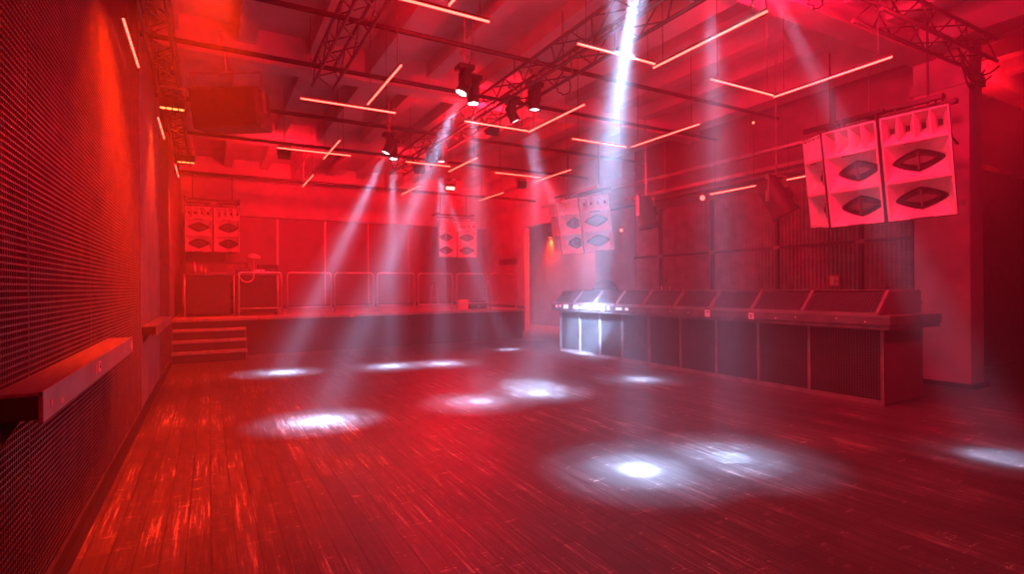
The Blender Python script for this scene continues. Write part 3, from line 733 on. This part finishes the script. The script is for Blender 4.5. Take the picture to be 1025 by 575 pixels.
blinder(4.4, 12.4, 4.3, 'lamp over the front of the stage at centre, lighting the backdrop', (4.6, 19, 1.8), 300, RED, m='led')
blinder(7.6, 13.0, 4.3, 'lamp over the right of the stage, lighting the pale side wall', (8.6, 18, 1.8), 300, RED, m='led')
blinder(1.5, 1.0, 4.4, 'added unseen wash lamp above and behind the viewer at left', (3.6, 8, 0), 260, RED, m='led')  # unseen lamp, added for red fill across the dance floor
blinder(5.5, .5, 4.4, 'added unseen wash lamp above and behind the viewer at right', (5.5, 7, 1), 270, PINK, m='led')  # added out of view as pink fill for the right side
blinder(4.95, 3.55, 4.75, 'added unseen fill lamp aimed at the bar and horn loudspeakers', (8.5, 6.2, 1.8), 290, PINK, m='led')  # invented lamp out of view, brightens the bar and the horns
# uplighters added only to brighten the ceiling
for x, y, p, l in ((1.5, 4.3, 180, 'added fill uplighter clamped on the left truss'), (4.4, 8.6, 180, 'added fill uplighter hanging right of the main truss'), (5.6, 2.0, 45, 'added fill uplighter hanging above the frame at right')):
    blinder(x, y, 4.35, l, (x + .1, y + 1.2, 5.3), p, RED, m='led', deg=170)
blinder(3.0, -1.5, 2.9, 'added unseen fill lamp behind the viewer aimed up at the ceiling', (1.8, 5, 5.3), 600, RED, m='led', deg=120)  # unseen fill, added to light the ceiling beams more evenly
blinder(10.9, 3.0, 4.3, 'added fill lamp beyond the pillar lighting the duct', (11.2, 5.6, 4.2), 120, RED, m='led')  # lamp added to redden the otherwise dark duct corner
# doorway wall lamp
t = thing('wall_lamp', 'orange wall lamp glowing in the doorway beside the far loudspeakers', 'wall lamp', (11.5, 17.4, 3.4))
MB().box(-.12, 0, -.09, .09, 0, .22).build('housing', M['black'], t, bevel=.01); MB().box(-.10, -.02, -.07, .07, -.012, 0).build('diffuser', M['led'], t)
spot('wall_lamp_light', (11.42, 17.4, 3.36), (11.46, 17.4, 0), 1500, WARM, 100, 1, .05)
spot('doorway_light', (10.6, 14.3, 3.9), (10.8, 16.5, 0), 900, WARM, 120, 1, .08)
# small indicator lamps
def small_lamp(x, y, z, label, m='lampred', r=.035):
    t = thing('indicator_lamp', label, 'lamp', (x, y, z))
    MB().lathe([(r * .4, -r), (r, -r * .3), (r, r * .3), (r * .4, r)], 12).build('bulb', M[m], t, smooth=True)
    MB().lathe([(r * 1.2, r), (r * 1.2, r * 2.4)], 12).build('socket', M['black'], t)
small_lamp(8.15, 7.15, 3.16, 'bright red lamp at the left end of the tube over the bar', r=.045)
small_lamp(6.0, 4.45, 3.55, 'tiny amber lamp below the corner of the tubes above the bar', 'led', .013)
small_lamp(9.3, 10.8, 2.95, 'small pale lamp on the far pillar beside the hazy loudspeakers', 'tube', .035)

# barrel spotlights over the bar
def barrel(x, y, z, aim, label, first=[None]):
    t = thing('barrel_spotlight', label, 'spotlight', (x, y, z), 0, 'unlit barrel spotlights over the bar')
    d = Vector(aim).normalized(); Q = d.to_track_quat('Z', 'Y').to_matrix().to_4x4()
    MB().lathe([(.10, -.36), (.17, -.33), (.18, -.1), (.19, .22), (.215, .24), (.215, .30), (.19, .30), (.18, .27)], 24, Q).build('barrel', M['boxblack'], t, smooth=True)
    MB().tube([(0, 0, .36), (0, 0, 5.05 - z)], .012, 6).build('hanging_rod', M['steel'], t)
    MB().lathe([(.178, .262), (.178, .272)], 24, Q).build('lens', M['throat'], t)
    MB().box(-.225, -.205, -.03, .03, -.05, .36, None).box(.205, .225, -.03, .03, -.05, .36).box(-.225, .225, -.03, .03, .35, .37).build('yoke', M['steel'], t)
    MB().lathe([(.03, -.23), (.03, -.2)], 10, Matrix.Rotation(PI / 2, 4, 'Y')).build('tilt_knob', M['steel'], t)
    MB().box(-.04, .04, .2, .24, -.08, .1, Q).build('handle', M['black'], t)
barrel(7.75, 5.35, 2.85, (.35, -.35, -.9), 'unlit barrel spotlight hanging left of the near loudspeakers')
barrel(7.9, 8.4, 3.0, (.1, -.2, -.9), 'unlit barrel spotlight ghosted by haze over the bar')

# ------------------------------------------------------------------ haze filling the room
w = bpy.data.worlds.new('room_haze'); SC.world = w; w.use_nodes = True
for n in list(w.node_tree.nodes): w.node_tree.nodes.remove(n)
out = w.node_tree.nodes.new('ShaderNodeOutputWorld'); bg = w.node_tree.nodes.new('ShaderNodeBackground'); bg.inputs[0].default_value = (0, 0, 0, 1)
vs = w.node_tree.nodes.new('ShaderNodeVolumeScatter'); vs.inputs['Density'].default_value = .018; vs.inputs['Anisotropy'].default_value = 0
vs.inputs['Color'].default_value = (1, 1, 1, 1)
w.node_tree.links.new(bg.outputs[0], out.inputs['Surface']); w.node_tree.links.new(vs.outputs[0], out.inputs['Volume'])

# ------------------------------------------------------------------ camera
f = 541.0; cx, cy = 512.5, 287.5
Yc = Vector((209.4 - cx, -(290 - cy), -f)).normalized()
Xc = Vector((1478 - cx, -(280 - cy), -f)); Xc = (Xc - Xc.dot(Yc) * Yc).normalized(); Zc = Xc.cross(Yc)
cam = bpy.data.cameras.new('camera'); cam.sensor_width = 36; cam.lens = f * 36 / 1025; cam.clip_start = .02
co = bpy.data.objects.new('camera', cam); C.objects.link(co)
co.matrix_world = Matrix.Translation((0, 0, 1.5)) @ Matrix((Xc, Yc, Zc)).to_4x4()
SC.camera = co

SC.view_settings.view_transform = 'Standard'; SC.view_settings.look = 'None'; SC.view_settings.gamma = 1; SC.view_settings.use_curve_mapping = False
SC.view_settings.exposure = 0
cy_ = SC.cycles
cy_.use_denoising = True; cy_.max_bounces = 5; cy_.diffuse_bounces = 3; cy_.glossy_bounces = 3; cy_.volume_bounces = 0; cy_.volume_step_rate = 4
cy_.use_light_tree = True; cy_.caustics_reflective = False; cy_.caustics_refractive = False; cy_.sample_clamp_indirect = 4
bpy.context.view_layer.update()
